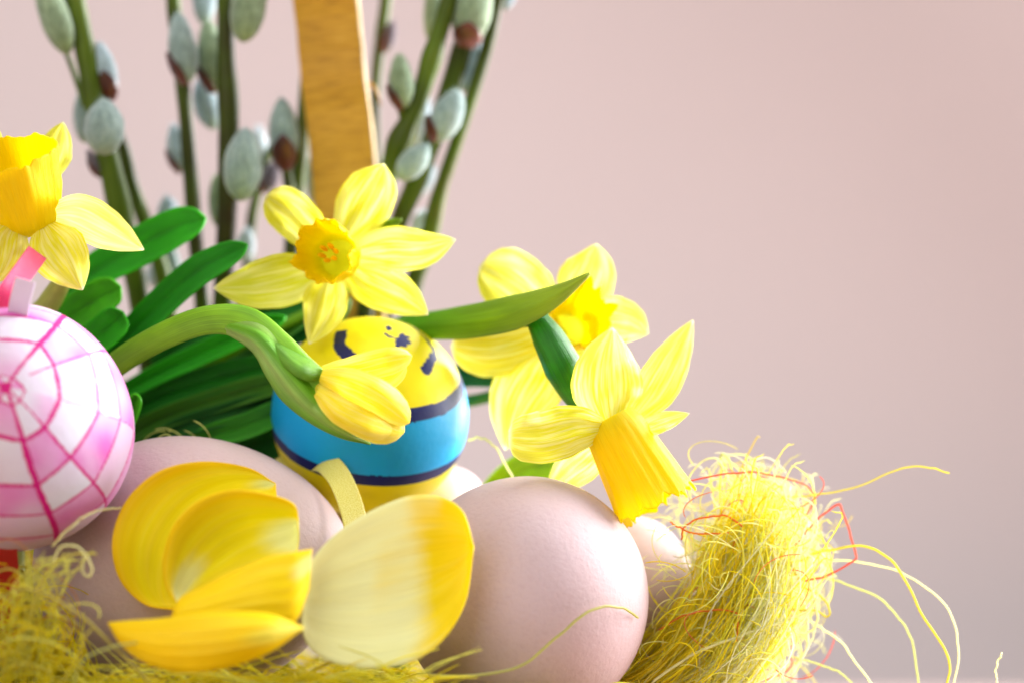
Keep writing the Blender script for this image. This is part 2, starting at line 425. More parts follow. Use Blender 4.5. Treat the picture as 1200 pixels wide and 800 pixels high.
branch([(120, 120, 60), (142, 165, 60), (154, 215, 61), (170, 262, 62), (192, 330, 64), (215, 480, 66), (240, 820, 66)], [6, 8, 9, 9, 9],
       'slim grey green willow branch just right of the thickest left branch',
       [((198, 272), (196, 230), 13, 66, BLUE, 0), ((186, 338), (178, 310), 11, 70, WHITE, 0), ((205, 325), (196, 285), 10, 72, GREY, 0)])
branch([(200, -60, 52), (203, 0, 52), (209, 60, 52), (216, 120, 52), (222, 190, 53), (230, 290, 54), (238, 370, 55), (244, 480, 58), (260, 820, 60)], [8, 8, 8.5, 9, 9, 9],
       'thin upright willow branch with a catkin near its top, second upright from the left',
       [((220, 98), (208, 15), 17, 46, GREY, 1, .5), ((212, 202), (203, 146), 12, 62, BLUE, 1, .55), ((240, 30), (238, -40), 14, 62, BLUE, 0)])
branch([(262, -60, 48), (264, 0, 48), (265, 70, 48), (268, 140, 48), (266, 250, 50), (262, 330, 52), (258, 480, 56), (270, 820, 58)], [10, 10, 12.5, 12, 11, 10],
       'thick straight willow branch left of the handle with large pale catkin hanging on it',
       [((252, 108), (243, 24), 17, 54, GREEN, 1, .45), ((284, 50), (300, -40), 21, 44, GREEN, 0), ((252, 152), (232, 95), 15, 62, BLUE, 0),
        ((282, 236), (288, 150), 23, 38, GREY, 0), ((258, 268), (254, 205), 12, 60, GREEN, 0), ((286, 308), (290, 268), 11, 64, WHITE, 0)])
branch([(318, 170, 72), (306, 210, 73), (296, 250, 74), (292, 300, 74), (290, 400, 74), (300, 820, 72)], [4, 6, 7, 7],
       'faint blurred willow twig far back with white catkin and brown bud',
       [((303, 222), (303, 148), 13, 76, WHITE, 0), ((310, 226), (322, 190), 11, 70, PURP, 1, .5)])
branch([(366, 20, 64), (360, 90, 63), (353, 170, 62), (347, 230, 62), (342, 300, 62), (335, 480, 62), (330, 820, 62)], [7, 8, 9.5, 10, 10],
       'dark willow branch partly behind the left edge of the wooden handle',
       [((335, 198), (330, 115), 18, 52, GREY, 3, .52), ((368, 240), (366, 180), 9, 74, GREY, 0)],
       [([(335, 195, 52), (338, 215, 56), (345, 250, 61)], [6, 6, 7])])
branch([(456, -60, 78), (452, 0, 78), (444, 60, 78), (440, 110, 78), (441, 180, 78), (450, 300, 78), (440, 820, 76)], [6.5, 7, 6, 5, 5],
       'blurred thin willow twig right beside the handle with one small purple bud',
       [((450, 62), (460, 26), 8.5, 74, PURP, 1, .9)])
branch([(540, -60, 46), (526, 0, 46), (509, 58, 46), (491, 115, 46), (466, 172, 47), (452, 215, 48), (436, 280, 50), (420, 480, 56), (400, 820, 60)], [10, 10, 10.5, 11, 10, 10],
       'dark green willow branch nearest the handle on its right, leaning right, two catkins',
       [((472, 128), (468, 63), 15, 44, GREEN, 1, .5), ((505, 50), (510, -30), 11, 62, GREEN, 0), ((467, 210), (502, 170), 16, 42, GREY, 0)],
       [([(471, 126, 44), (474, 145, 46), (464, 175, 48)], [6, 6.5, 6])])
branch([(560, -60, 60), (553, 10, 58), (540, 62, 57), (524, 115, 56), (506, 165, 56), (484, 222, 57), (466, 265, 58), (450, 340, 60), (430, 820, 64)], [11, 12, 12.5, 12, 10.5, 10],
       'middle willow branch of the three leaning right, big catkin at the photo top',
       [((546, 54), (562, -40), 24, 50, GREEN, 3, .32), ((510, 166), (538, 106), 19, 44, GREY, 1, .42), ((486, 172), (500, 112), 10, 70, BLUE, 0), ((486, 232), (508, 196), 9, 72, BLUE, 0)])
branch([(604, -60, 56), (584, 0, 56), (570, 58, 56), (551, 118, 56), (532, 175, 57), (514, 230, 58), (500, 290, 60), (482, 350, 62), (478, 480, 64), (470, 820, 66)], [7, 7.5, 7.5, 8, 10, 10.5, 9],
       'outermost willow branch on the right, leaning right, catkin tucked along its left side',
       [((544, 108), (560, 46), 11, 60, BLUE, 0), ((590, 12), (604, -14), 6, 60, BLUE, 0), ((490, 276), (496, 248), 10, 62, WHITE, 0)])

# ------------------------------------------------------------------ leaves (one clump)
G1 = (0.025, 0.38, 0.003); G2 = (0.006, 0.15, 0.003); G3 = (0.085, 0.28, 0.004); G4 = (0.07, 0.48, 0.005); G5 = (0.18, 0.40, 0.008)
clump = thing('daffodil_leaves', P(150, 800, 20), 'clump of long strap shaped green leaves behind the pink and blue banded eggs', 'leaves')
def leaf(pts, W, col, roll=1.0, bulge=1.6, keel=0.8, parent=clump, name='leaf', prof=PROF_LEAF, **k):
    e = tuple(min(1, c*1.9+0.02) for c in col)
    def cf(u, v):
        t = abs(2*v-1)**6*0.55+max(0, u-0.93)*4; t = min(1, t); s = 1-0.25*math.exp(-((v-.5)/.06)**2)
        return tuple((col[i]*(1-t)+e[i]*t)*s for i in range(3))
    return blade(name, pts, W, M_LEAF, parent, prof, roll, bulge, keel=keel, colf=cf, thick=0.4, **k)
leaf([(40, 380, 28), (105, 322, 24), (165, 288, 20), (210, 264, 16), (241, 256, 14)], 23, G1, 3)
leaf([(60, 500, 24), (120, 425, 18), (175, 368, 12), (225, 322, 8), (262, 300, 6), (290, 287, 4)], 18, (0.012, 0.26, 0.003), 3)
leaf([(20, 420, 22), (70, 380, 18), (110, 352, 12), (141, 336, 10)], 22, G4, 2, prof=[(0, .8), (.5, 1), (.8, .95), (.92, .75), (.98, .4), (1, .05)])
leaf([(40, 470, 14), (90, 415, 10), (125, 385, 6), (144, 366, 4)], 20, G1, 3, prof=[(0, .8), (.5, 1), (.8, .95), (.92, .75), (.98, .4), (1, .05)])
leaf([(120, 540, 14), (146, 500, 4), (156, 475, 2), (160, 461, 2)], 9, G4, 1)
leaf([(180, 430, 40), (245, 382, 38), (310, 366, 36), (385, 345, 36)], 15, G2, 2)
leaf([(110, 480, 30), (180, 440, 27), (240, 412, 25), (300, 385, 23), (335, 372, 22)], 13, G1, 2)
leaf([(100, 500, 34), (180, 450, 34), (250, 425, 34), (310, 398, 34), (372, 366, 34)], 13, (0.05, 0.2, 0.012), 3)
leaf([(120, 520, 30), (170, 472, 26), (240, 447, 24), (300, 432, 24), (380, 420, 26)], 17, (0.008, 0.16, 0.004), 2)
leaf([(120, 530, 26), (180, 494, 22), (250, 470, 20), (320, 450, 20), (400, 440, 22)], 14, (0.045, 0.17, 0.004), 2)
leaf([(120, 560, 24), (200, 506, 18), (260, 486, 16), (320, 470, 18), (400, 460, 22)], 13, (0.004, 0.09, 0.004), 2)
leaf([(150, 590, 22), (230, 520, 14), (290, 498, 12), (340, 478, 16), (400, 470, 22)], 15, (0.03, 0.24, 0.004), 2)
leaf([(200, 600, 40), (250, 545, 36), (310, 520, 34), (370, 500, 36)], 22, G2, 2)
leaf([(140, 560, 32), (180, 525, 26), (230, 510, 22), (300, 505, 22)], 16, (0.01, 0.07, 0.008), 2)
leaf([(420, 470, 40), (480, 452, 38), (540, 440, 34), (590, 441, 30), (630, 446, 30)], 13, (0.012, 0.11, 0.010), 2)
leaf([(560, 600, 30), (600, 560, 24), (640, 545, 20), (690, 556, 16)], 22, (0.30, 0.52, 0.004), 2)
leaf([(300, 420, 40), (340, 395, 40), (380, 380, 40), (410, 350, 42)], 12, G2, 1)
leaf([(30, 330, 44), (110, 300, 42), (180, 300, 40), (150, 290, 44)], 10, G2, 1) if False else None
adopt(clump)

# ------------------------------------------------------------------ daffodils
Y1 = (0.88, 0.84, 0.012); Y2 = (0.94, 0.76, 0.004); YP = (0.94, 0.92, 0.20); OR = (0.97, 0.60, 0.002)
def dcol(base=Y1, tip=YP, pale=0.3, green=0.25):
    def f(u, v):
        t = pale*(u**2)+0.12*abs(2*v-1)**3; g = max(0, 1-u*3)*green
        m = max(0, 1-u*4.5)*0.5
        c = [base[i]*(1-t)+tip[i]*t for i in range(3)]
        c = [c[i]*(1-m)+Y2[i]*m for i in range(3)]
        w = max(0, u-0.955)/0.045
        c = [c[i]*(1-w)+(0.95, 0.9, 0.75)[i]*w for i in range(3)]
        return tuple(c)
    return f
def petal(parent, pts, W, roll=2, bulge=2.0, prof=PROF, base=Y1, pale=0.4, ripple=(0.5, 2.5, 0), edge=1.9, name='petal', mat=None, seed=None, **k):
    return blade(name, pts, W, mat or M_DAFF, parent, prof, roll, bulge, colf=dcol(base, YP, pale), ripple=ripple, edge=edge, nv=26, nu=48,
                 seed=seed if seed is not None else random.random()*20, thick=0.0, **k)
def trumpet(parent, origin, mouth, r0, r1, profile, frill=0.14, nf=9, col0=Y2, col1=OR, n=48, sides=144, seed=0, zf=0.05):
    "origin, mouth = world points; radii in metres; hollow cup with fluted wall and frilled lip"
    ax = mouth-origin; L = ax.length; x, y, z = frame(ax)
    V = []; C = []; U = []
    def ringpts(s, off, inner):
        for j in range(sides):
            a = 2*math.pi*j/sides
            r = r0+(r1-r0)*np.interp(s, [p[0] for p in profile], [p[1] for p in profile])
            q = Vector((math.cos(a)*1.5, math.sin(a)*1.5, seed))
            fl = (0.45*math.sin(a*nf+4*noise.noise(q))+0.25*math.sin(a*nf*2.7+seed+3*noise.noise(q*2))+1.1*noise.noise(q*2.2)+0.3*noise.noise(q*5))
            w = max(0, (s-0.72)/0.28)
            r2 = r*(1+0.045*math.sin(a*7+2.5*noise.noise(q*2))*min(1, s*2)*(1-w*.5)+frill*fl*w**1.3)-off
            zz = L*s+L*zf*w*(0.5*math.sin(a*nf*1.7+seed)+1.4*noise.noise(q*5))
            V.append(origin+x*r2*math.cos(a)+y*r2*math.sin(a)+z*zz)
            t = max(0, s*1.15-0.1)**1.5; t = min(1, t)
            c = [col0[i]*(1-t)+col1[i]*t for i in range(3)]
            if inner: g = max(0, 1-s*3.8)*.8; c = [c[i]*(1-g)+(0.50, 0.55, 0.02)[i]*g for i in range(3)]
            C.append(tuple(c)); U.append((s, j/sides*2))
    for i in range(n): ringpts(i/(n-1), 0, False)
    for i in range(n-1, -1, -1): ringpts(i/(n-1), 0.0004, True)
    m = sides; F = [(i*m+j, i*m+(j+1) % m, (i+1)*m+(j+1) % m, (i+1)*m+j) for i in range(2*n-1) for j in range(sides)]
    F.append(tuple((2*n-1)*m+j for j in range(m)))
    return make('trumpet', V, F, M_CORONA, parent, C, U)
def stamens(parent, origin, axis, length, r):
    x, y, z = frame(axis)
    for k in range(6):
        a = k*math.pi/3+.3
        b = origin+x*r*.5*math.cos(a)+y*r*.5*math.sin(a); t = origin+x*r*math.cos(a)+y*r*math.sin(a)+z*length
        T, F, L = egg_pts(length*0.32, r*0.34, 10, 10, 0)
        ax = (t-b).normalized(); fx, fy, fz = [np.array(q) for q in frame(ax)]
        V = (L[..., :1]*fx+L[..., 1:2]*fy+L[..., 2:]*fz).reshape(-1, 3)+np.array(t)
        i, j = np.meshgrid(np.arange(9), np.arange(10), indexing='ij')
        Q = np.stack([i*10+j, (i+1)*10+j, (i+1)*10+(j+1) % 10, i*10+(j+1) % 10], -1).reshape(-1, 4)
        o = make('stamen', V, Q, M_CORONA, parent, [(0.97, 0.66, 0.01)]*len(V), [(0, 0)]*len(V))
def gcol(a, b):
    def f(u, v):
        s = 0.85+0.15*math.sin(v*40)
        return tuple((a[i]*(1-u)+b[i]*u)*s for i in range(3))
    return f

# centre daffodil
D = thing('daffodil', P(150, 800, 30), 'centre daffodil facing the viewer with frilled open trumpet, above the blue banded egg', 'daffodil', 'yellow daffodil blooms')
hub = (398, 300)
petal(D, [(398, 288, 12), (420, 250, 12), (440, 215, 9), (450, 192, 5)], 33, roll=-3, bulge=2.5, left=1.0, right=1.0)
petal(D, [(404, 300, 12), (450, 292, 9), (495, 292, 6), (534, 281, 4)], 27, roll=2, bulge=-1.5)
petal(D, [(400, 306, 13), (430, 328, 10), (470, 348, 7), (502, 369, 2)], 28, roll=2.5, bulge=2, base=Y1)
petal(D, [(392, 312, 12), (384, 345, 8), (376, 372, 3), (362, 403, -2)], 27, roll=-2, bulge=2, pale=0.7)
petal(D, [(384, 312, 13), (345, 325, 9), (295, 335, 4), (250, 338, 0)], 32, roll=3, bulge=2.2, base=(0.78, 0.80, 0.012))
petal(D, [(388, 292, 13), (360, 268, 11), (335, 245, 8), (311, 230, 4)], 27, roll=2, bulge=2.5, prof=PROF_ROUND)
trumpet(D, P(398, 303, 9), P(379, 294, -6), 0.0046, 0.0071, [(0, 0), (.2, .55), (.6, .8), (.85, .95), (1, 1.08)], 0.13, 6, (0.98, 0.86, 0.004), (0.99, 0.78, 0.002), seed=3, zf=.13)
stamens(D, P(396, 302, 6), P(379, 294, -6)-P(398, 303, 9), 0.0085, 0.0017)
tube('stem', [(400, 305, 14), (408, 322, 24), (390, 352, 32), (345, 375, 34), (285, 405, 32), (225, 436, 30), (170, 475, 30), (130, 560, 30), (120, 800, 30)], [8, 9, 7, 6.5, 6.5, 7, 8, 8, 8], M_STEM, D, col=G5)
blade('spathe', [(420, 325, 26), (440, 290, 20), (455, 266, 16), (471, 257, 14)], 9, M_LEAF, D, colf=gcol((.08, .25, .03), (.25, .42, .08)), thick=.3)
adopt(D)

# left daffodil
D = thing('daffodil', P(20, 800, -25), 'daffodil at the left photo edge with broad trumpet, above the pink white egg', 'daffodil', 'yellow daffodil blooms')
petal(D, [(55, 252, -22), (90, 252, -26), (130, 272, -30), (169, 293, -34)], 27, roll=-3, bulge=-2.2, pale=0.95, base=(0.9, 0.84, .16))
petal(D, [(50, 262, -24), (62, 285, -28), (80, 312, -30), (97, 340, -32)], 35, roll=2, bulge=-2.5, pale=.5)
petal(D, [(22, 258, -24), (12, 280, -28), (6, 305, -30), (-4, 332, -32)], 27, roll=2, bulge=-2, pale=.4)
petal(D, [(-4, 245, -20), (-40, 240, -22), (-75, 245, -22), (-110, 252, -22)], 30, roll=-2, bulge=-2)
petal(D, [(45, 220, -10), (60, 190, -6), (68, 165, -3), (74, 143, -2)], 21, roll=2, bulge=2, base=(0.75, 0.74, 0.05))
petal(D, [(5, 215, -10), (-15, 180, -6), (-30, 150, -3), (-40, 120, -2)], 26, roll=-2, bulge=2)
trumpet(D, P(36, 268, -20), P(12, 180, -28), 0.0052, 0.0104, [(0, 0), (.12, .45), (.5, .80), (.8, .92), (1, 1.05)], 0.035, 5, (0.99, 0.84, 0.003), (0.99, 0.80, 0.002), seed=8, zf=.03)
stamens(D, P(33, 250, -23), P(14, 182, -31)-P(36, 268, -20), 0.008, 0.002)
tube('stem', [(48, 262, -18), (66, 285, -8), (75, 320, 4), (58, 355, 8), (30, 400, 8), (20, 560, 10), (20, 800, 10)], [11, 11, 10, 14, 12, 10, 10], M_STEM, D, col=(.42, .44, .10))
adopt(D)

# rear right daffodil
D = thing('daffodil', P(300, 800, 36), 'right rear daffodil half hidden by a green blade and by the drooping daffodil', 'daffodil', 'yellow daffodil blooms')
petal(D, [(655, 372, 22), (625, 352, 20), (595, 328, 17), (562, 312, 13)], 39, roll=3, bulge=2.5, prof=PROF_ROUND, pale=.3, base=(0.84, .80, .06))
petal(D, [(672, 366, 22), (682, 340, 21), (694, 312, 19), (699, 286, 16)], 34, roll=-3, bulge=2.5, pale=.6)
petal(D, [(688, 382, 20), (712, 376, 17), (738, 380, 14), (760, 391, 11)], 29, roll=2, bulge=-2, pale=.8)
petal(D, [(658, 384, 20), (620, 398, 17), (575, 408, 14), (528, 405, 10)], 35, roll=2, bulge=-2, prof=PROF_ROUND, base=(0.88, 0.74, .015))
petal(D, [(655, 396, 20), (630, 435, 17), (606, 475, 13), (592, 527, 8)], 42, roll=-3, bulge=-2.5, pale=.4)
petal(D, [(680, 398, 22), (700, 430, 22), (720, 460, 22), (730, 500, 22)], 36, roll=3, bulge=2)
trumpet(D, P(664, 388, 20), P(682, 368, 2), 0.0042, 0.0076, [(0, 0), (.2, .5), (.6, .7), (.85, .9), (1, 1.15)], 0.15, 6, (0.97, 0.80, 0.006), (0.97, 0.76, 0.006), seed=12, zf=.1)
tube('stem', [(664, 390, 21), (650, 400, 34), (620, 440, 38), (580, 462, 36), (530, 472, 36), (430, 480, 48), (330, 540, 46), (300, 800, 40)], [7, 8, 7, 7, 7, 8, 9, 9], M_STEM, D, col=(.05, .2, .02))
adopt(D)

# front right drooping daffodil
D = thing('daffodil', P(520, 800, 40), 'drooping daffodil in front on the right, deep yellow trumpet hanging over the plain egg', 'daffodil', 'yellow daffodil blooms')
petal(D, [(716, 498, -14), (712, 465, -13), (712, 425, -12), (718, 384, -6)], 43, roll=-2, bulge=-3.2, pale=.35, ripple=(.5, 3, 1), base=(.9, .78, .04))
petal(D, [(735, 496, -10), (765, 460, -6), (788, 420, -2), (812, 375, 2)], 26, roll=-3, bulge=2, pale=.75)
petal(D, [(742, 506, -12), (765, 498, -12), (785, 491, -14), (808, 484, -16)], 12, roll=3, bulge=-2.0, pale=.6)
petal(D, [(706, 500, -16), (675, 502, -20), (635, 512, -24), (596, 512, -28)], 33, roll=3, bulge=-2.4, pale=.4, prof=[(0, .4), (.2, .72), (.45, .95), (.7, .95), (.88, .82), (.96, .6), (1, .25)])
petal(D, [(712, 515, -10), (690, 535, -2), (665, 555, 4), (640, 580, 8)], 24, roll=-3, bulge=2, base=(.93, .72, .02))
petal(D, [(728, 515, -8), (750, 540, 0), (765, 560, 4), (775, 580, 6)], 26, roll=3, bulge=2, base=(.93, .74, .02))
trumpet(D, P(714, 492, -12), P(770, 592, -15), 0.0062, 0.0096, [(0, 0), (.12, .26), (.5, .55), (.8, .80), (1, 1.05)], 0.06, 5, (0.99, 0.80, 0.002), (0.99, 0.84, 0.002), seed=21, zf=.06)
tube('ovary', [(700, 490, 2), (676, 462, -4), (660, 430, -8), (642, 395, -7), (624, 366, -4)], [12, 17, 23, 19, 11], M_LEAF, D, 40, 18, colf=gcol((.05, .34, .01), (.008, .18, .006)))
def sc(u, v):
    a = (.05, .30, .006); b = (.36, .46, .01); t = min(1, max(0, u*1.2-.15)); e = .3*abs(2*v-1)**4
    return tuple(a[i]*(1-t)+b[i]*t+e*.1 for i in range(3))
blade('spathe', [(440, 388, 36), (490, 383, 24), (545, 378, 6), (600, 367, -6), (650, 347, -12), (691, 321, -14)], 20, M_LEAF, D,
      [(0, .45), (.2, .72), (.4, .95), (.6, 1), (.75, .72), (.88, .36), (1, .05)], 3, -3.0, colf=sc, thick=.5, keel=-.6, nv=24)
tube('stem', [(640, 372, -4), (600, 376, 0), (540, 382, 10), (480, 388, 34), (430, 410, 50), (440, 600, 50), (470, 800, 50)], [9, 9, 9, 9, 9, 9, 9], M_STEM, D, col=(.04, .18, .02))
adopt(D)

# nodding daffodil bud with bent stem
D = thing('daffodil_bud', P(60, 800, 20), 'closed yellow daffodil bud nodding on a bent pale green stem before the banded egg', 'flower bud')
tube('stem', [(60, 560, 24), (90, 470, 14), (140, 424, -2), (195, 392, -14), (245, 375, -20), (290, 380, -24), (325, 410, -28), (355, 440, -30), (385, 458, -30)], [10, 12, 15, 16, 17, 20, 22, 22, 18], M_STEM, D, 50, 24, flat=.6,
     colf=lambda u, v: tuple((.16, .36, .006)[i]*(1-u)+(.22, .52, .02)[i]*u for i in range(3)))
def spc(u, v):
    a = (.15, .46, .01); b = (.38, .55, .16); t = (0.5+0.5*math.sin(v*9+u*3))*.75
    if u > .9: t *= (1-u)*10
    return tuple(a[i]*(1-t)+b[i]*t for i in range(3))
sheet('spathe', [(240, 372, -17), (300, 374, -25), (338, 398, -26), (368, 432, -28), (392, 470, -28), (414, 500, -28), (434, 519, -26)],
      [(240, 377, -17), (292, 408, -28), (312, 440, -32), (330, 468, -32), (362, 494, -32), (398, 512, -30), (434, 520, -26)], M_LEAF, D, -4.5, 44, 26, spc, (.25, 4, 0), 0, .35)
sheet('spathe', [(312, 384, -24), (340, 402, -27), (362, 420, -30), (382, 436, -30)], [(308, 396, -28), (334, 430, -34), (360, 446, -35), (381, 440, -31)], M_LEAF, D, -3, 24, 14,
      lambda u, v: (.16, .40, .03), (0, 3, 0), 0, .35)
YB = (0.95, 0.80, 0.006)
def budc(u, v): 
    e = abs(2*v-1)**3*.4+max(0, u-.6)*.5; e = min(.9, e); return tuple(YB[i]*(1-e)+(0.95, .86, .22)[i]*e for i in range(3))
def budpetal(pts, W, bulge, roll, W2=PROF_ROUND): return blade('petal', pts, W, M_BUD, D, W2, roll, bulge, colf=budc, nv=22, edge=.5, seed=random.random()*9, ripple=(.2, 2, 0))
tube('bud_core', [(368, 440, -24), (395, 456, -26), (425, 472, -28), (455, 488, -28), (472, 496, -28)], [9, 24, 29, 20, 8], M_BUD, D, 30, 28, colf=lambda u, v: YB, flat=.8)
budpetal([(370, 448, -30), (400, 470, -36), (440, 492, -36), (474, 506, -32)], 27, -3.5, 1)
budpetal([(376, 440, -32), (410, 452, -39), (445, 470, -39), (480, 495, -34)], 24, -3.5, -1)
budpetal([(372, 458, -34), (398, 478, -40), (430, 494, -40), (462, 505, -35)], 20, -3, 1)
budpetal([(378, 434, -30), (415, 432, -35), (450, 424, -36), (483, 417, -34)], 17, -2, -2)
budpetal([(384, 436, -26), (420, 440, -30), (450, 440, -30), (476, 425, -28)], 18, 1, 2)
adopt(D)

# ------------------------------------------------------------------ decorated eggs
NAVY = srgb(0, 16, 92); CYAN = srgb(0, 162, 230); YEL = srgb(240, 224, 0)
YC = (433, 490, 18)
def yel_cols(T, F, L, V):
    kpx = K(YC[2]); h = L[:, 2]/kpx; n = len(h)
    out = np.tile(np.array(YEL), (n, 1))
    ang = np.degrees(F)
    # azimuth measured from the direction that faces the viewer (x axis of the frame is horizontal)
    wob = np.array([noise.noise(Vector((math.cos(a)*2.5, math.sin(a)*2.5, 1.0))) for a in F])*2.2
    fine = np.array([noise.noise(Vector(p)*900) for p in V])*1.2
    mid = np.array([noise.noise(Vector(p)*260) for p in V])
    out *= (1-0.10*np.clip(mid, 0, 1))[:, None]
    def paint(m, c): out[m] = c
    hh = h+wob+fine*.5
    paint((hh > -13) & (hh < 54), CYAN)
    paint((hh > -27) & (hh < -12), NAVY); paint((hh > 52) & (hh < 66), NAVY)
    qx = L[:, 0]/kpx-5; qy = L[:, 1]/kpx+17
    rho = np.hypot(qx, qy)
    a = np.arctan2(qy, qx)
    seg = math.radians(45); poly = rho*np.cos((a % seg)-seg/2)/math.cos(seg/2)*1.0
    top = h > 72
    crack = poly*.35+rho*.65+fine*1.3+mid*1.5
    az = np.degrees(a) % 360
    lw = np.where((az > 150) & (az < 222), 7.0, np.where(az < 84, 2.6, np.where(az >= 350, 3.0, np.where((az > 308) & (az < 350), 4.6, 0.0))))
    paint(top & (np.abs(crack-56) < lw*(1+.25*mid)), NAVY)
    bx, by = L[:, 0]/kpx, L[:, 1]/kpx
    blot = np.hypot(bx-19, (by+27)*.7)+fine*5+mid*7; paint(top & (blot < 9), NAVY)
    blot = np.hypot(bx-9, (by+18)*.7)+fine*5+mid*9; paint(top & (blot < 3), NAVY)
    blot = np.hypot(bx-10, (by+3)*.7)+fine*4+mid*9; paint(top & (blot < 2), NAVY)
    return out
yx = Vector((0.13, -0.44, 0.885)).normalized()
yegg = thing('decorated_egg', P(433, 610, 18), 'yellow egg with a wide blue band edged in navy, behind the yellow bud', 'egg')
e = egg_mesh('shell', P(*YC), yx, 119*K(18), 113*K(18), M_PAINT, 460, 300, yegg, -0.05, yel_cols)
adopt(yegg)
# its satin ribbon
def ribbon(name, pts, W, mat, parent=None, roll=1.5, n=40):
    return blade(name, pts, W, mat, parent, [(0, 1), (1, 1)], roll, 0.2, nu=n, thick=.25)
rb = ribbon('satin_ribbon', [(325, 552, 14), (350, 540, 8), (374, 538, 1), (391, 550, -6), (404, 572, -11), (415, 606, -16), (420, 645, -20)], 14, M_RIB_Y)
tag(rb, 'short yellow satin ribbon curling up between the plain egg and the banded egg', 'ribbon')

# pink web egg
PC = (10, 500, -42); PR = 145*K(-42)
hubdir = Vector((20/145, -0.93, 48/145)).normalized()
SP = [(63, 3.0), (36, 1.3), (-4, 0.5), (-40, 1.6), (-67, 3.2), (-112, 1.8), (-160, 2.2), (166, 3.2), (118, 1.2)]
RT = [(7, 1.1), (23, 2.1), (45, 1.7), (63, 1.4), (84, 1.6), (108, 2), (135, 2), (160, 2)]
WEB = srgb(192, 0, 118)
def pink_cols(T, F, L, V):
    x, y, z = frame(hubdir)
    # azimuth in the image sense: right = 0, up = 90
    ex = Vector((1, 0, 0)); ex = (ex-z*ex.dot(z)).normalized(); ey = Vector((0, 0, 1)); ey = (ey-z*ey.dot(z)); ey = (ey-ex*ey.dot(ex)).normalized()
    Vn = V/np.linalg.norm(V, axis=1)[:, None]
    cz = np.clip(Vn@np.array(z), -1, 1); th = np.degrees(np.arccos(cz)); az = np.degrees(np.arctan2(Vn@np.array(ey), Vn@np.array(ex)))
    az = az+2.5*np.sin(np.radians(th*3.1))
    sp = sorted([(a % 360, w) for a, w in SP]); A = np.array([s[0] for s in sp]); Wd = np.array([s[1]*1.15 for s in sp]); ns = len(A)
    az = az % 360
    rng = random.Random(4); jit = np.array([[rng.uniform(-2.4, 2.4) for _ in range(ns)] for _ in RT])
    idx = np.searchsorted(A, az) % ns; lo = (idx-1) % ns
    a0 = A[lo]; a1 = A[idx]; span = (a1-a0) % 360; off = (az-a0) % 360; f = off/span
    n = len(th); pxs = 145*np.pi/180     # arc px per degree
    line = np.zeros(n, bool); ring = np.zeros(n, int)
    f1 = off; f2 = span-off
    s = np.sin(np.radians(th))*145
    fine = np.array([noise.noise(Vector(p)*500) for p in V])
    for k, (rt, w) in enumerate(RT):
        # straight chords between the spokes
        r0 = rt+jit[k][lo]; r1 = rt+jit[k][idx]
        if k == 1: r0 = r0+6*np.maximum(0, np.sin(np.radians(a0))); r1 = r1+6*np.maximum(0, np.sin(np.radians(a1)))
        if k == 2: r0 = r0+5*np.maximum(0, np.sin(np.radians(a0))); r1 = r1+5*np.maximum(0, np.sin(np.radians(a1)))
        sr = np.radians(span); num = r0*r1*np.sin(sr); den = r0*np.sin(np.radians(off))+r1*np.sin(np.radians(span-off))
        # den mixes the two chord ends: line through (r0,0) and (r1,span)
        den = r1*np.sin(np.radians(span-off))*0+ (r0*np.sin(np.radians(off))+r1*np.sin(np.radians(span-off)))
        rr = num/np.maximum(den, 1e-6) if rt < 90 else r0*(1-f)+r1*f
        rr = rr*0.75+(r0*(1-f)+r1*f)*0.25
        line |= np.abs(th-rr)*pxs < w*1.2*(1+.35*fine)
        ring += (th > rr)
    grow = np.clip(th/30, 0.55, 1)
    for d, wi in ((f1, Wd[lo]), (f2, Wd[idx])):
        thin = (wi < 1) & (th < 60)
        line |= (np.radians(d)*s < wi*grow*(1+.3*fine)) & ((wi > 1.7) | (th > 12))
    table = [[0]*ns]
    base = np.zeros((n, 3))
    mid = np.array([noise.noise(Vector(p)*130) for p in V])
    white = np.array(srgb(208, 207, 224)); pk = np.array(srgb(208, 96, 180)); pl = np.array(srgb(244, 190, 228))
    par = (ring+lo) % 2
    tt = np.where(par == 0, np.where((ring+2*lo) % 3 == 0, .25, .7)+0.6*mid, 0.06+0.14*mid); tt = np.clip(tt, 0, 1)
    tt = np.where(ring >= 4, tt*.6+.3, tt)
    base = white*(1-tt[:, None])+pk*tt[:, None]
    base[line] = WEB
    base[th < 2.6] = WEB
    return base
pegg = thing('decorated_egg', P(10, 645, -42), 'round pink and white paper covered egg with magenta web lines at left', 'egg')
def pink_surface():
    e = egg_mesh('shell', P(*PC), (0.25, 0.1, 1.0), PR*1.005, PR*1.0, M_PAPER, 520, 340, pegg, 0.02, pink_cols)
    return e
pink_surface()
def rib2(name, pts, W, mat): return ribbon(name, pts, W, mat, pegg, 0.5)
rib2('ribbon_loop', [(44, 296, -36), (28, 318, -44), (12, 340, -49), (-6, 366, -50)], 13, M_RIB_M)
rib2('paper_tab', [(20, 372, -52), (24, 350, -54), (30, 328, -55)], 12, M_RIB_L)
rib2('hanging_ribbon', [(8, 640, -50), (10, 668, -44), (12, 700, -40), (8, 760, -36)], 12, M_RIB_R)
adopt(pegg)

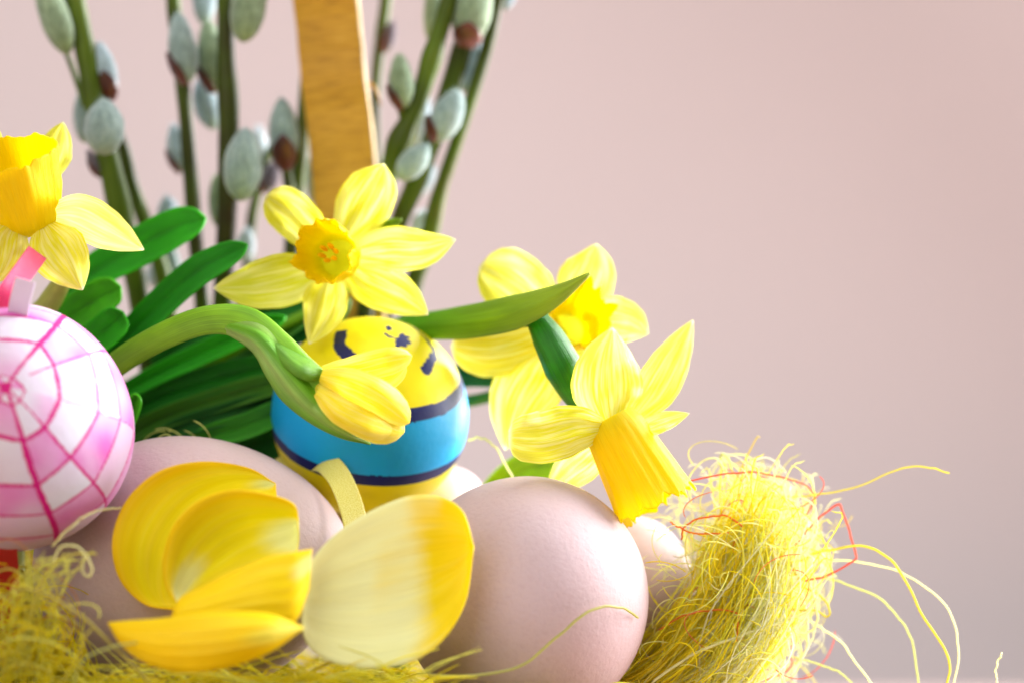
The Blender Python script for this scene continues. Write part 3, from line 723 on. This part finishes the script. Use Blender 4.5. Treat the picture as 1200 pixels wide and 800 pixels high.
# ------------------------------------------------------------------ plain eggs
def plain(c, a, b, ax, label, k=0.10):
    o = egg_mesh('egg', P(*c), ax, a*K(c[2]), b*K(c[2]), M_EGG, 128, 96, None, k)
    return tag(o, label, 'egg', 'plain beige eggs in the nest')
plain((226, 664, -8), 186, 151, (0.98, 0.1, 0.06), 'plain beige egg at lower left carrying the cupped yellow tulip petals')
plain((612, 701, -14), 148, 142, (-0.75, 0.5, 0.15), 'plain beige egg at lower centre right, below the drooping daffodil', 0.06)
plain((738, 690, 24), 86, 77, (0.2, 0.2, 1), 'overexposed white looking egg peeking out right of the large plain egg')
plain((508, 610, 46), 74, 62, (0.5, 0.4, 0.5), 'small visible sliver of plain egg behind, right of the banded egg')

# ------------------------------------------------------------------ loose tulip petals
def tcol(main, edgec, pale=None, pc=(0, 0), pr=.4, stain=None):
    def f(u, v):
        e = max(abs(2*v-1)**3, abs(2*u-1)**5)
        nz = noise.noise(Vector((u*2.2, v*14, 3)))*.15
        e = min(1, max(0, e*.75+nz))
        c = [main[i]*(1-e)+edgec[i]*e for i in range(3)]
        if pale:
            d = math.hypot((u-pc[0]), (v-pc[1])*.9); t = max(0, min(1, (pr-d)/pr*2.0+nz*1.5)); t = t*t*(3-2*t)
            c = [c[i]*(1-t)+pale[i]*t for i in range(3)]
        return tuple(c)
    return f
TY = (0.94, 0.74, 0.002); TO = (0.96, 0.58, 0.001); TP = (0.8, 0.84, 0.30); TG = (0.95, 0.84, 0.004)
def loose(label, A, B, bulge, colf, **k):
    o = sheet('tulip_petal', A, B, M_TULIP, None, bulge, 60, 34, colf, thick=0.3, ripple=(.12, 5, 1), **k)
    return tag(o, label, 'petal', 'loose tulip petals on the eggs')
# rear large cup: edges run from lower base (205,713) to the top right tip (322,565)
loose('largest rear yellow tulip petal, standing upright against the left plain egg',
      [(205, 714, -46), (168, 707, -46), (140, 678, -47), (131, 632, -48), (146, 588, -47), (184, 553, -45), (235, 540, -43), (290, 547, -40), (323, 566, -37)],
      [(205, 714, -46), (222, 708, -44), (240, 690, -44), (262, 670, -44), (285, 650, -43), (300, 630, -42), (315, 608, -41), (324, 588, -39), (323, 566, -37)],
      2.0, tcol(TG, TO, (0.80, 0.80, .25), (1.0, .5), .22), edge=1.2, seed=2)
loose('smaller cupped yellow tulip petal nested in front of the largest rear petal',
      [(206, 706, -55), (194, 684, -56), (192, 652, -57), (204, 615, -57), (232, 587, -56), (270, 574, -54), (312, 578, -52), (344, 590, -50), (349, 612, -49)],
      [(206, 706, -55), (226, 700, -52), (254, 692, -50), (285, 684, -49), (310, 674, -48), (332, 664, -48), (346, 650, -48), (350, 632, -48), (349, 612, -49)],
      5.0, lambda u, v: tcol((.97, .88, .006), (.98, .66, .002), (0.92, 0.94, .42), (.08, .45), .30)(u, v) if u < .5 else tcol((.97, .88, .006), (.98, .66, .002), (0.92, 0.94, .42), (.86, .72), .34)(u, v), edge=1.0, seed=5)
loose('narrow golden tulip petal lying on its side with pale tip at its right end',
      [(202, 718, -64), (212, 700, -65), (240, 686, -66), (275, 668, -67), (310, 654, -67), (342, 647, -66), (366, 643, -64)],
      [(202, 722, -64), (212, 730, -67), (245, 732, -69), (280, 732, -70), (315, 730, -70), (345, 728, -68), (362, 690, -64)],
      -2.2, tcol((.97, .76, .002), (.97, .70, .002), (0.90, 0.80, .22), (1.0, .3), .22), edge=.8, seed=7)
loose('lowest golden boat shaped tulip petal lying across the bottom left egg',
      [(127, 729, -66), (150, 727, -69), (190, 724, -72), (235, 718, -74), (280, 716, -74), (320, 720, -73), (355, 734, -70)],
      [(127, 730, -66), (145, 758, -70), (180, 780, -74), (225, 787, -76), (272, 780, -76), (315, 764, -74), (355, 736, -70)],
      -4.0, tcol((.97, .68, .001), (.98, .76, .002), (0.85, 0.72, .06), (1.0, .5), .35), edge=.8, seed=9)
def bigp(u, v):
    # pale green-white base half (left), clear yellow outer half, lemon transition
    nz = noise.noise(Vector((u*9, v*2.5, 1.7)))*.05+noise.noise(Vector((u*3, v*22, 5)))*.03
    t = (u-0.46-0.10*abs(v-.55)+nz*2.2)/0.27; t = max(0, min(1, t)); t = t*t*(3-2*t)
    a = (0.95, 0.95, 0.50); b = (0.97, 0.76, 0.002); b2 = (0.88, 0.74, 0.003)
    k = max(0, 1-abs(u-.62)/.12)*max(0, 1-abs(v-.62)/.4)
    b = [b[i]*(1-k)+b2[i]*k for i in range(3)]
    return tuple(a[i]*(1-t)+b[i]*t for i in range(3))
loose('large oval tulip petal, pale green half and deep yellow half, between the two plain eggs',
      [(357, 700, -60), (362, 664, -60), (384, 634, -58), (415, 610, -56), (450, 591, -54), (486, 580, -52), (520, 583, -50), (543, 600, -50), (555, 640, -50)],
      [(357, 700, -60), (354, 735, -60), (366, 762, -60), (398, 778, -60), (440, 783, -59), (484, 774, -57), (520, 748, -55), (545, 705, -52), (555, 640, -50)],
      3.5, bigp, edge=.4, seed=11)

# ------------------------------------------------------------------ sisal grass nest
STRAWS = {'right': [], 'left': [], 'front': [], 'deep': []}
def strands_mesh(name, strands, label_mat=M_STRAW):
    V = []; F = []; C = []; base = 0
    for pts, r, col in strands:
        n = len(pts); W = np.asarray(pts)
        T = np.gradient(W, axis=0); T /= np.linalg.norm(T, axis=1)[:, None]+1e-12
        ref = np.array((0.3, 1, 0.2)); A = np.cross(T, ref); A /= np.linalg.norm(A, axis=1)[:, None]+1e-9; B = np.cross(T, A)
        rr = r*np.ones(n); rr[0] *= .5; rr[-1] *= .4
        for j in range(3):
            a = 2*math.pi*j/3
            V.append(W+(A*math.cos(a)+B*math.sin(a)*.4)*rr[:, None])
        # order: ring j blocks
        for j in range(3):
            j2 = (j+1) % 3
            i = np.arange(n-1)
            F.append(np.stack([base+j*n+i, base+j2*n+i, base+j2*n+i+1, base+j*n+i+1], -1))
        C.append(np.tile(np.array(col), (3*n, 1))); base += 3*n
    return make(name, np.concatenate(V), np.concatenate(F), label_mat, None, np.concatenate(C))
PAL_R = [(0.95, 0.86, 0.05), (0.95, 0.93, 0.30), (0.95, 0.94, 0.55), (0.95, 0.80, 0.01), (0.90, 0.93, 0.35), (0.95, 0.88, 0.10)]
PAL_W = [(0.96, 0.95, 0.62), (0.96, 0.96, 0.75), (0.96, 0.92, 0.35), (0.96, 0.88, 0.10)]  # whitened strands: light burning out the heap's right side, painted in
PAL_G = [(0.97, 0.82, 0.01), (0.97, 0.86, 0.03), (0.95, 0.78, 0.005), (0.96, 0.90, 0.15)]  # deep golden strands: shaded left half of the sheaf, painted in
PAL_L = [(0.90, 0.78, 0.01), (0.92, 0.85, 0.06), (0.80, 0.73, 0.02), (0.92, 0.90, 0.24), (0.92, 0.76, 0.006)]
REDC = [(0.85, 0.14, 0.03), (0.90, 0.30, 0.12)]
def smooth_strand(ctrl, n=14): return np.array([P(*q) for q in catmull(ctrl, n)])
def jc(c): k = random.uniform(.85, 1.08); return tuple(min(.95, x*k) for x in c)
rnd = random.uniform; gs = random.gauss
# combed sheaf on the right
for i in range(1100):
    s = random.random(); dd = rnd(-10, 26)
    x0 = 640+s*212+gs(0, 16); y0 = 840-s*6+gs(0, 12)
    x1 = 848+s*74+gs(0, 13+10*s); y1 = 652+(s-.5)**2*60+gs(0, 36)
    mx = (x0+x1)/2+18*s+30*(1-s)+gs(0, 20); my = (y0+y1)/2-12+34*(1-s)+gs(0, 12)
    if random.random() < .3: x1 += rnd(-10, 35); y1 -= rnd(0, 30)
    STRAWS['right'].append((smooth_strand([(x0, y0, dd), (mx, my, dd-rnd(0, 8)), (x1, y1, dd+rnd(-4, 4)), (x1+rnd(-22, 26), y1-rnd(0, 26), dd+rnd(-6, 10))], 12), rnd(.00009, .00021), jc(random.choice(PAL_W if s > .70 else (PAL_R if s > .5 else PAL_G)))))
# curls over the top and right side of the sheaf
def loop(cx, cy, d, r, n=16, arc=None, ecc=None):
    a0 = rnd(0, 6.28); arc = arc or rnd(1.4, 4.6)*random.choice((-1, 1)); ecc = ecc or rnd(.4, 1.0); rot = rnd(0, 3.14)
    pts = []; dr = gs(0, .4); grow = rnd(.6, 1.5)
    for i in range(n):
        t = i/(n-1); a = a0+arc*t; q = r*(1+(grow-1)*t)
        x = q*math.cos(a); y = q*ecc*math.sin(a); X = x*math.cos(rot)-y*math.sin(rot); Y = x*math.sin(rot)+y*math.cos(rot)
        pts.append((cx+X, cy+Y, d+dr*X*.2+3*math.sin(a*1.3)))
    return smooth_strand(pts, n)
for i in range(230):
    t = random.random(); cx = 868+gs(0, 36); cy = 642+gs(0, 36)
    STRAWS['right'].append((loop(cx, cy, rnd(-10, 32), rnd(14, 46)), rnd(.00008, .00017), jc(random.choice(PAL_R))))
for i in range(150):
    cy = rnd(600, 800); cx = rnd(875, 918)+(700-cy)*.18
    STRAWS['right'].append((loop(cx, cy, rnd(-6, 30), rnd(10, 34)), rnd(.00008, .00018), jc(random.choice(PAL_W))))
for i in range(110):
    cx = rnd(780, 900); cy = rnd(640, 810)
    STRAWS['right'].append((loop(cx, cy, rnd(-16, -6), rnd(20, 60), arc=rnd(1, 2.4)), rnd(.00010, .0002), jc(random.choice(PAL_R[1:]))))
for i in range(70):
    cx = rnd(890, 955); cy = rnd(640, 800)
    STRAWS['right'].append((loop(cx, cy, rnd(-6, 30), rnd(16, 48), arc=rnd(.8, 2.6)*random.choice((-1, 1))), rnd(.00006, .00014), jc(random.choice(PAL_W))))
for i in range(60):
    cx = rnd(810, 930); cy = rnd(560, 610)
    STRAWS['right'].append((loop(cx, cy, rnd(-6, 20), rnd(20, 44), arc=rnd(.8, 2.6)*random.choice((-1, 1))), rnd(.00006, .00014), jc(random.choice(PAL_W))))
for i in range(16):
    STRAWS['right'].append((loop(rnd(745, 800), rnd(600, 740), rnd(-8, 0), rnd(30, 70), arc=rnd(.8, 1.8)), rnd(.0001, .00016), jc(PAL_R[2])))
for i in range(26):
    STRAWS['right'].append((loop(rnd(830, 950), rnd(560, 790), rnd(-14, 10), rnd(20, 55), arc=rnd(1, 2.5)), .00013, jc(random.choice(REDC))))
# left tuft
for i in range(430):
    cx = rnd(-30, 80); lim = 700+max(0, cx-40)*1.0; cy = rnd(lim, 835)
    STRAWS['left'].append((loop(cx, cy, rnd(-74, -36), rnd(14, 52), arc=rnd(.9, 3.2)*random.choice((-1, 1))), rnd(.00012, .00026), jc(random.choice(PAL_L))))
for i in range(30):
    x = rnd(0, 60); STRAWS['left'].append((smooth_strand([(x, 790, -60), (x+rnd(-10, 30), 720, -64), (x+rnd(0, 45), rnd(660, 690), -66), (x+rnd(20, 70), rnd(640, 670), -64)]), rnd(.00012, .0002), jc(PAL_L[3])))
for i in range(10):
    STRAWS['left'].append((loop(rnd(-5, 60), rnd(670, 780), -62, rnd(20, 50), arc=rnd(1, 2.5)), .00014, jc((.75, .35, .06))))
# front strip under the tulip petals
for i in range(560):
    cx = rnd(110, 500); cy = rnd(796, 850)
    L = rnd(30, 90); sl = gs(0, .35); d = rnd(-62, -46)
    STRAWS['front'].append((smooth_strand([(cx-L, cy+L*sl, d), (cx-L*.3, cy+L*sl*.3-rnd(-6, 14), d-2), (cx+L*.3, cy-L*sl*.3-rnd(-6, 14), d-2), (cx+L, cy-L*sl+rnd(0, 12), d)], 10), rnd(.00012, .00024), jc(random.choice(PAL_L))))
# filling of the basket, strands between the eggs
for i in range(1500):
    a = rnd(0, 6.28); r = 0.094*math.sqrt(random.random()); x = BCx+r*math.cos(a); y = BCy+r*math.sin(a); z = RIM+0.004+rnd(-.004, .010)
    ang = rnd(0, 6.28); L = rnd(.008, .02); cu = rnd(-.6, .6); pts = []
    for t in np.linspace(-1, 1, 8): pts.append((x+L*t*math.cos(ang+cu*t), y+L*t*math.sin(ang+cu*t), z+.003*math.sin(t*2+a)))
    STRAWS['deep'].append((np.array(pts), rnd(.00015, .00028), jc(random.choice(PAL_L))))
for i in range(34):
    STRAWS['deep'].append((loop(rnd(150, 225), rnd(520, 550), rnd(0, 14), rnd(14, 40), arc=rnd(1, 2.2)), .00016, jc(PAL_R[4])))
tag(strands_mesh('sisal_grass', STRAWS['right']), 'bright yellow and cream sisal grass heaped to the right of the eggs', 'sisal grass', kind='stuff')
tag(strands_mesh('sisal_grass', STRAWS['left']), 'olive yellow tangle of sisal grass below the pink web egg', 'sisal grass', kind='stuff')
tag(strands_mesh('sisal_grass', STRAWS['front']), 'strip of yellow sisal grass along the bottom under the tulip petals', 'sisal grass', kind='stuff')
tag(strands_mesh('sisal_grass', STRAWS['deep']), 'sisal grass filling the basket beneath and between the eggs', 'sisal grass', kind='stuff')
# dense heart of the heap and of the filling
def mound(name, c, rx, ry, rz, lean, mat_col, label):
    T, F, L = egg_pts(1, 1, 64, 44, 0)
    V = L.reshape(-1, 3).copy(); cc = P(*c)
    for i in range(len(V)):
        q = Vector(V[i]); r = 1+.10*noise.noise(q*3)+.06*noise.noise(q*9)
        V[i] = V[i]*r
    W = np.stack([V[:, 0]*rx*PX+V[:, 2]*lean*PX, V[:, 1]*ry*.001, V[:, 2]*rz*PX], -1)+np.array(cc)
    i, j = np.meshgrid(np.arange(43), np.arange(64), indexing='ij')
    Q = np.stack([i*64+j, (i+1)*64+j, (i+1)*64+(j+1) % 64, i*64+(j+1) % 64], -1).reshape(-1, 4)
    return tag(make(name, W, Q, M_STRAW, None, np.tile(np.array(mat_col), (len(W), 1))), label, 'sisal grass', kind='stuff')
mound('sisal_heap', (820, 775, 12), 38, 14, 98, 42, (0.97, 0.82, 0.01), 'dense yellow heart of the sisal heap right of the eggs')
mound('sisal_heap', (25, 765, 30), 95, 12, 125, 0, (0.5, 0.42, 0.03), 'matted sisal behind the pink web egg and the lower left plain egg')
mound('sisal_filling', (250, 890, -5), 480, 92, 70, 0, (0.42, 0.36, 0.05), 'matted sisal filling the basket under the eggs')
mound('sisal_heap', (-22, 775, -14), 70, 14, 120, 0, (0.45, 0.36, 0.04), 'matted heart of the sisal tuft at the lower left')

# single strands one can follow
def Z(pts, d0, d1):   # points measured in the enlarged lower right corner
    n = len(pts); return [(740+x/2.609, 500+y/2.609, d0+(d1-d0)*i/(n-1)) for i, (x, y) in enumerate(pts)]
def strand(ctrl, r, col, label, n=70):
    cc = catmull(ctrl, n); sd = len(bpy.data.objects)*1.7
    for i in range(n):
        kx = noise.noise(Vector((i*.22, sd, 0)))*1.2; ky = noise.noise(Vector((i*.22, sd, 7)))*1.2
        kx += abs((i*.05+sd) % 1-.5)*2.5; cc[i][0] += kx; cc[i][1] += ky
    pts = np.array([P(*q) for q in cc])
    o = strands_mesh('sisal_strand', [(pts, r*PX, col)])
    return tag(o, label, 'strand', 'single sisal strands straying from the nest')
YS = (0.74, 0.66, 0.10); WS = (0.90, 0.88, 0.50); GS = (0.70, 0.72, 0.25); RS = (0.85, 0.16, 0.05); PS = (0.92, 0.36, 0.28)
strand(Z([(385, 210), (480, 213), (560, 207), (680, 185), (800, 135), (860, 121), (920, 126), (972, 142)], 4, -6), 1.3, YS, 'long olive strand waving off to the right, highest of the stray strands')
strand(Z([(505, 415), (560, 388), (620, 374), (700, 363), (770, 390), (830, 460), (880, 560), (950, 670), (970, 735), (960, 800)], 0, -16), 1.9, YS, 'thick yellow strand arching high and falling to the bottom edge right of the heap')
strand(Z([(530, 415), (640, 408), (760, 425), (850, 460), (940, 525), (985, 600), (997, 690), (980, 800)], 2, -10), 1.4, WS, 'pale strand making the widest arch on the right')
strand(Z([(520, 455), (600, 462), (680, 490), (760, 525), (820, 590), (860, 670), (876, 800)], 6, 0), 1.3, GS, 'green tinged strand forming the innermost of the arches at right')
strand(Z([(540, 590), (580, 615), (640, 660), (700, 740), (745, 800)], 0, -8), 1.5, WS, 'short pale strand slanting down to the bottom edge just right of the heap')
strand(Z([(480, 700), (540, 716), (600, 735), (650, 760), (680, 800)], 4, 0), 1.1, GS, 'thin greenish strand low at the right foot of the heap')
strand(Z([(1130, 690), (1115, 725), (1112, 755), (1122, 800)], -10, -14), 1.2, WS, 'isolated short pale strand end at the lower right corner')
strand(Z([(150, 172), (260, 148), (370, 138), (470, 158), (535, 180), (556, 225), (520, 290)], -10, 6), 1.2, RS, 'red strand running right from the drooping trumpet over the heap')
strand(Z([(380, 140), (455, 185), (470, 220), (505, 262), (522, 310), (510, 370)], 0, 4), 1.3, PS, 'pink strand hanging down right of the heap top')
strand(Z([(490, 370), (560, 290), (628, 240), (640, 252), (665, 320), (682, 385), (672, 412), (600, 450), (520, 472)], 2, -4), 1.4, RS, 'red strand bent into a sharp triangular loop right of the heap')
strand(Z([(322, 655), (322, 600), (320, 566), (240, 560), (160, 575), (80, 620)], -14, -12), 1.2, (0.85, .28, .03), 'orange strand with a square bend on the heap front')
strand(Z([(115, 290), (160, 315), (200, 326), (300, 324)], -12, -12), 1.2, (0.85, .25, .03), 'short orange strand just below the mouth of the drooping trumpet')
strand(Z([(150, 345), (160, 310), (190, 286), (240, 274), (290, 272), (340, 305)], -13, -12), 1.3, (0.85, .25, .03), 'orange strand curved like a hook on the upper heap')
strand(Z([(490, 560), (488, 640), (485, 690), (480, 738), (400, 775), (340, 790)], 2, -4), 1.4, PS, 'salmon strand bent near the bottom at the right side of the heap')
strand(Z([(370, 215), (372, 180), (400, 160), (450, 175), (470, 215), (480, 260), (500, 330), (480, 400)], 0, -4), 1.3, WS, 'pale strand curling up in an open loop at the heap top')
strand(Z([(180, 235), (175, 160), (210, 110), (260, 98), (290, 150), (310, 190)], -2, 2), 1.2, WS, 'cream strand looping above the trumpet mouth on top of the heap')
strand(Z([(300, 240), (305, 160), (270, 110), (275, 85), (290, 95), (310, 150), (318, 230)], 2, 4), 1.4, GS, 'narrow upright hairpin strand, highest point of the heap')
strand(Z([(420, 540), (500, 560), (560, 560), (600, 580), (600, 540), (570, 510), (520, 480), (480, 400)], -4, -2), 1.6, YS, 'yellow strand kinked outward at the heap right side')
strand(Z([(470, 400), (520, 382), (548, 405), (545, 440), (510, 470), (430, 520), (380, 560)], -4, -10), 1.6, WS, 'white strand in a tight curl at the heap right edge')
strand(Z([(380, 640), (450, 620), (530, 630), (565, 600), (560, 520), (540, 480)], -10, -4), 1.8, WS, 'white strand in a broad loop low on the heap right edge')
strand(Z([(60, 783), (180, 700), (330, 640), (450, 600), (540, 560), (565, 520)], -16, -10), 2.0, WS, 'thick white strand crossing the heap from lower left to right')
strand([(500, 790, -52), (545, 792, -50), (610, 780, -47), (650, 748, -46), (690, 716, -43), (725, 711, -36), (748, 724, -28)], 2.0, (0.66, .64, .22), 'pale strand wandering across the front of the lower right plain egg')
strand([(60, 640, -60), (82, 618, -62), (108, 600, -56), (142, 594, -48)], 1.7, WS, 'pale strand leaving the pink web egg towards the tulip petals')
strand([(548, 516, 10), (562, 513, 8), (580, 524, 6), (600, 560, 6)], 1.7, WS, 'pale strand curving in the gap right of the banded egg')
strand([(0, 700, -66), (30, 690, -70), (70, 705, -72), (110, 735, -72), (150, 775, -70), (175, 800, -66)], 2.2, (0.62, .54, .14), 'olive strand sagging from the left tuft to the lowest tulip petal')
strand([(60, 660, -66), (72, 640, -68), (92, 642, -68), (106, 660, -67), (104, 674, -66), (96, 668, -65), (98, 650, -64)], 1.4, WS, 'pale strand curled into a small hook above the left tuft')
strand([(30, 740, -70), (45, 690, -72), (62, 662, -72), (80, 650, -70), (112, 648, -66)], 1.5, YS, 'yellow strand rising from the left tuft')
strand([(60, 812, -72), (85, 780, -74), (100, 745, -74), (108, 735, -72)], 1.5, YS, 'straight yellow strand leaning right beside the left tuft')
strand([(85, 812, -74), (95, 775, -76), (130, 758, -76), (165, 752, -74)], 1.4, GS, 'greenish strand bending right under the lowest tulip petal')
print('objects', len(bpy.data.objects))
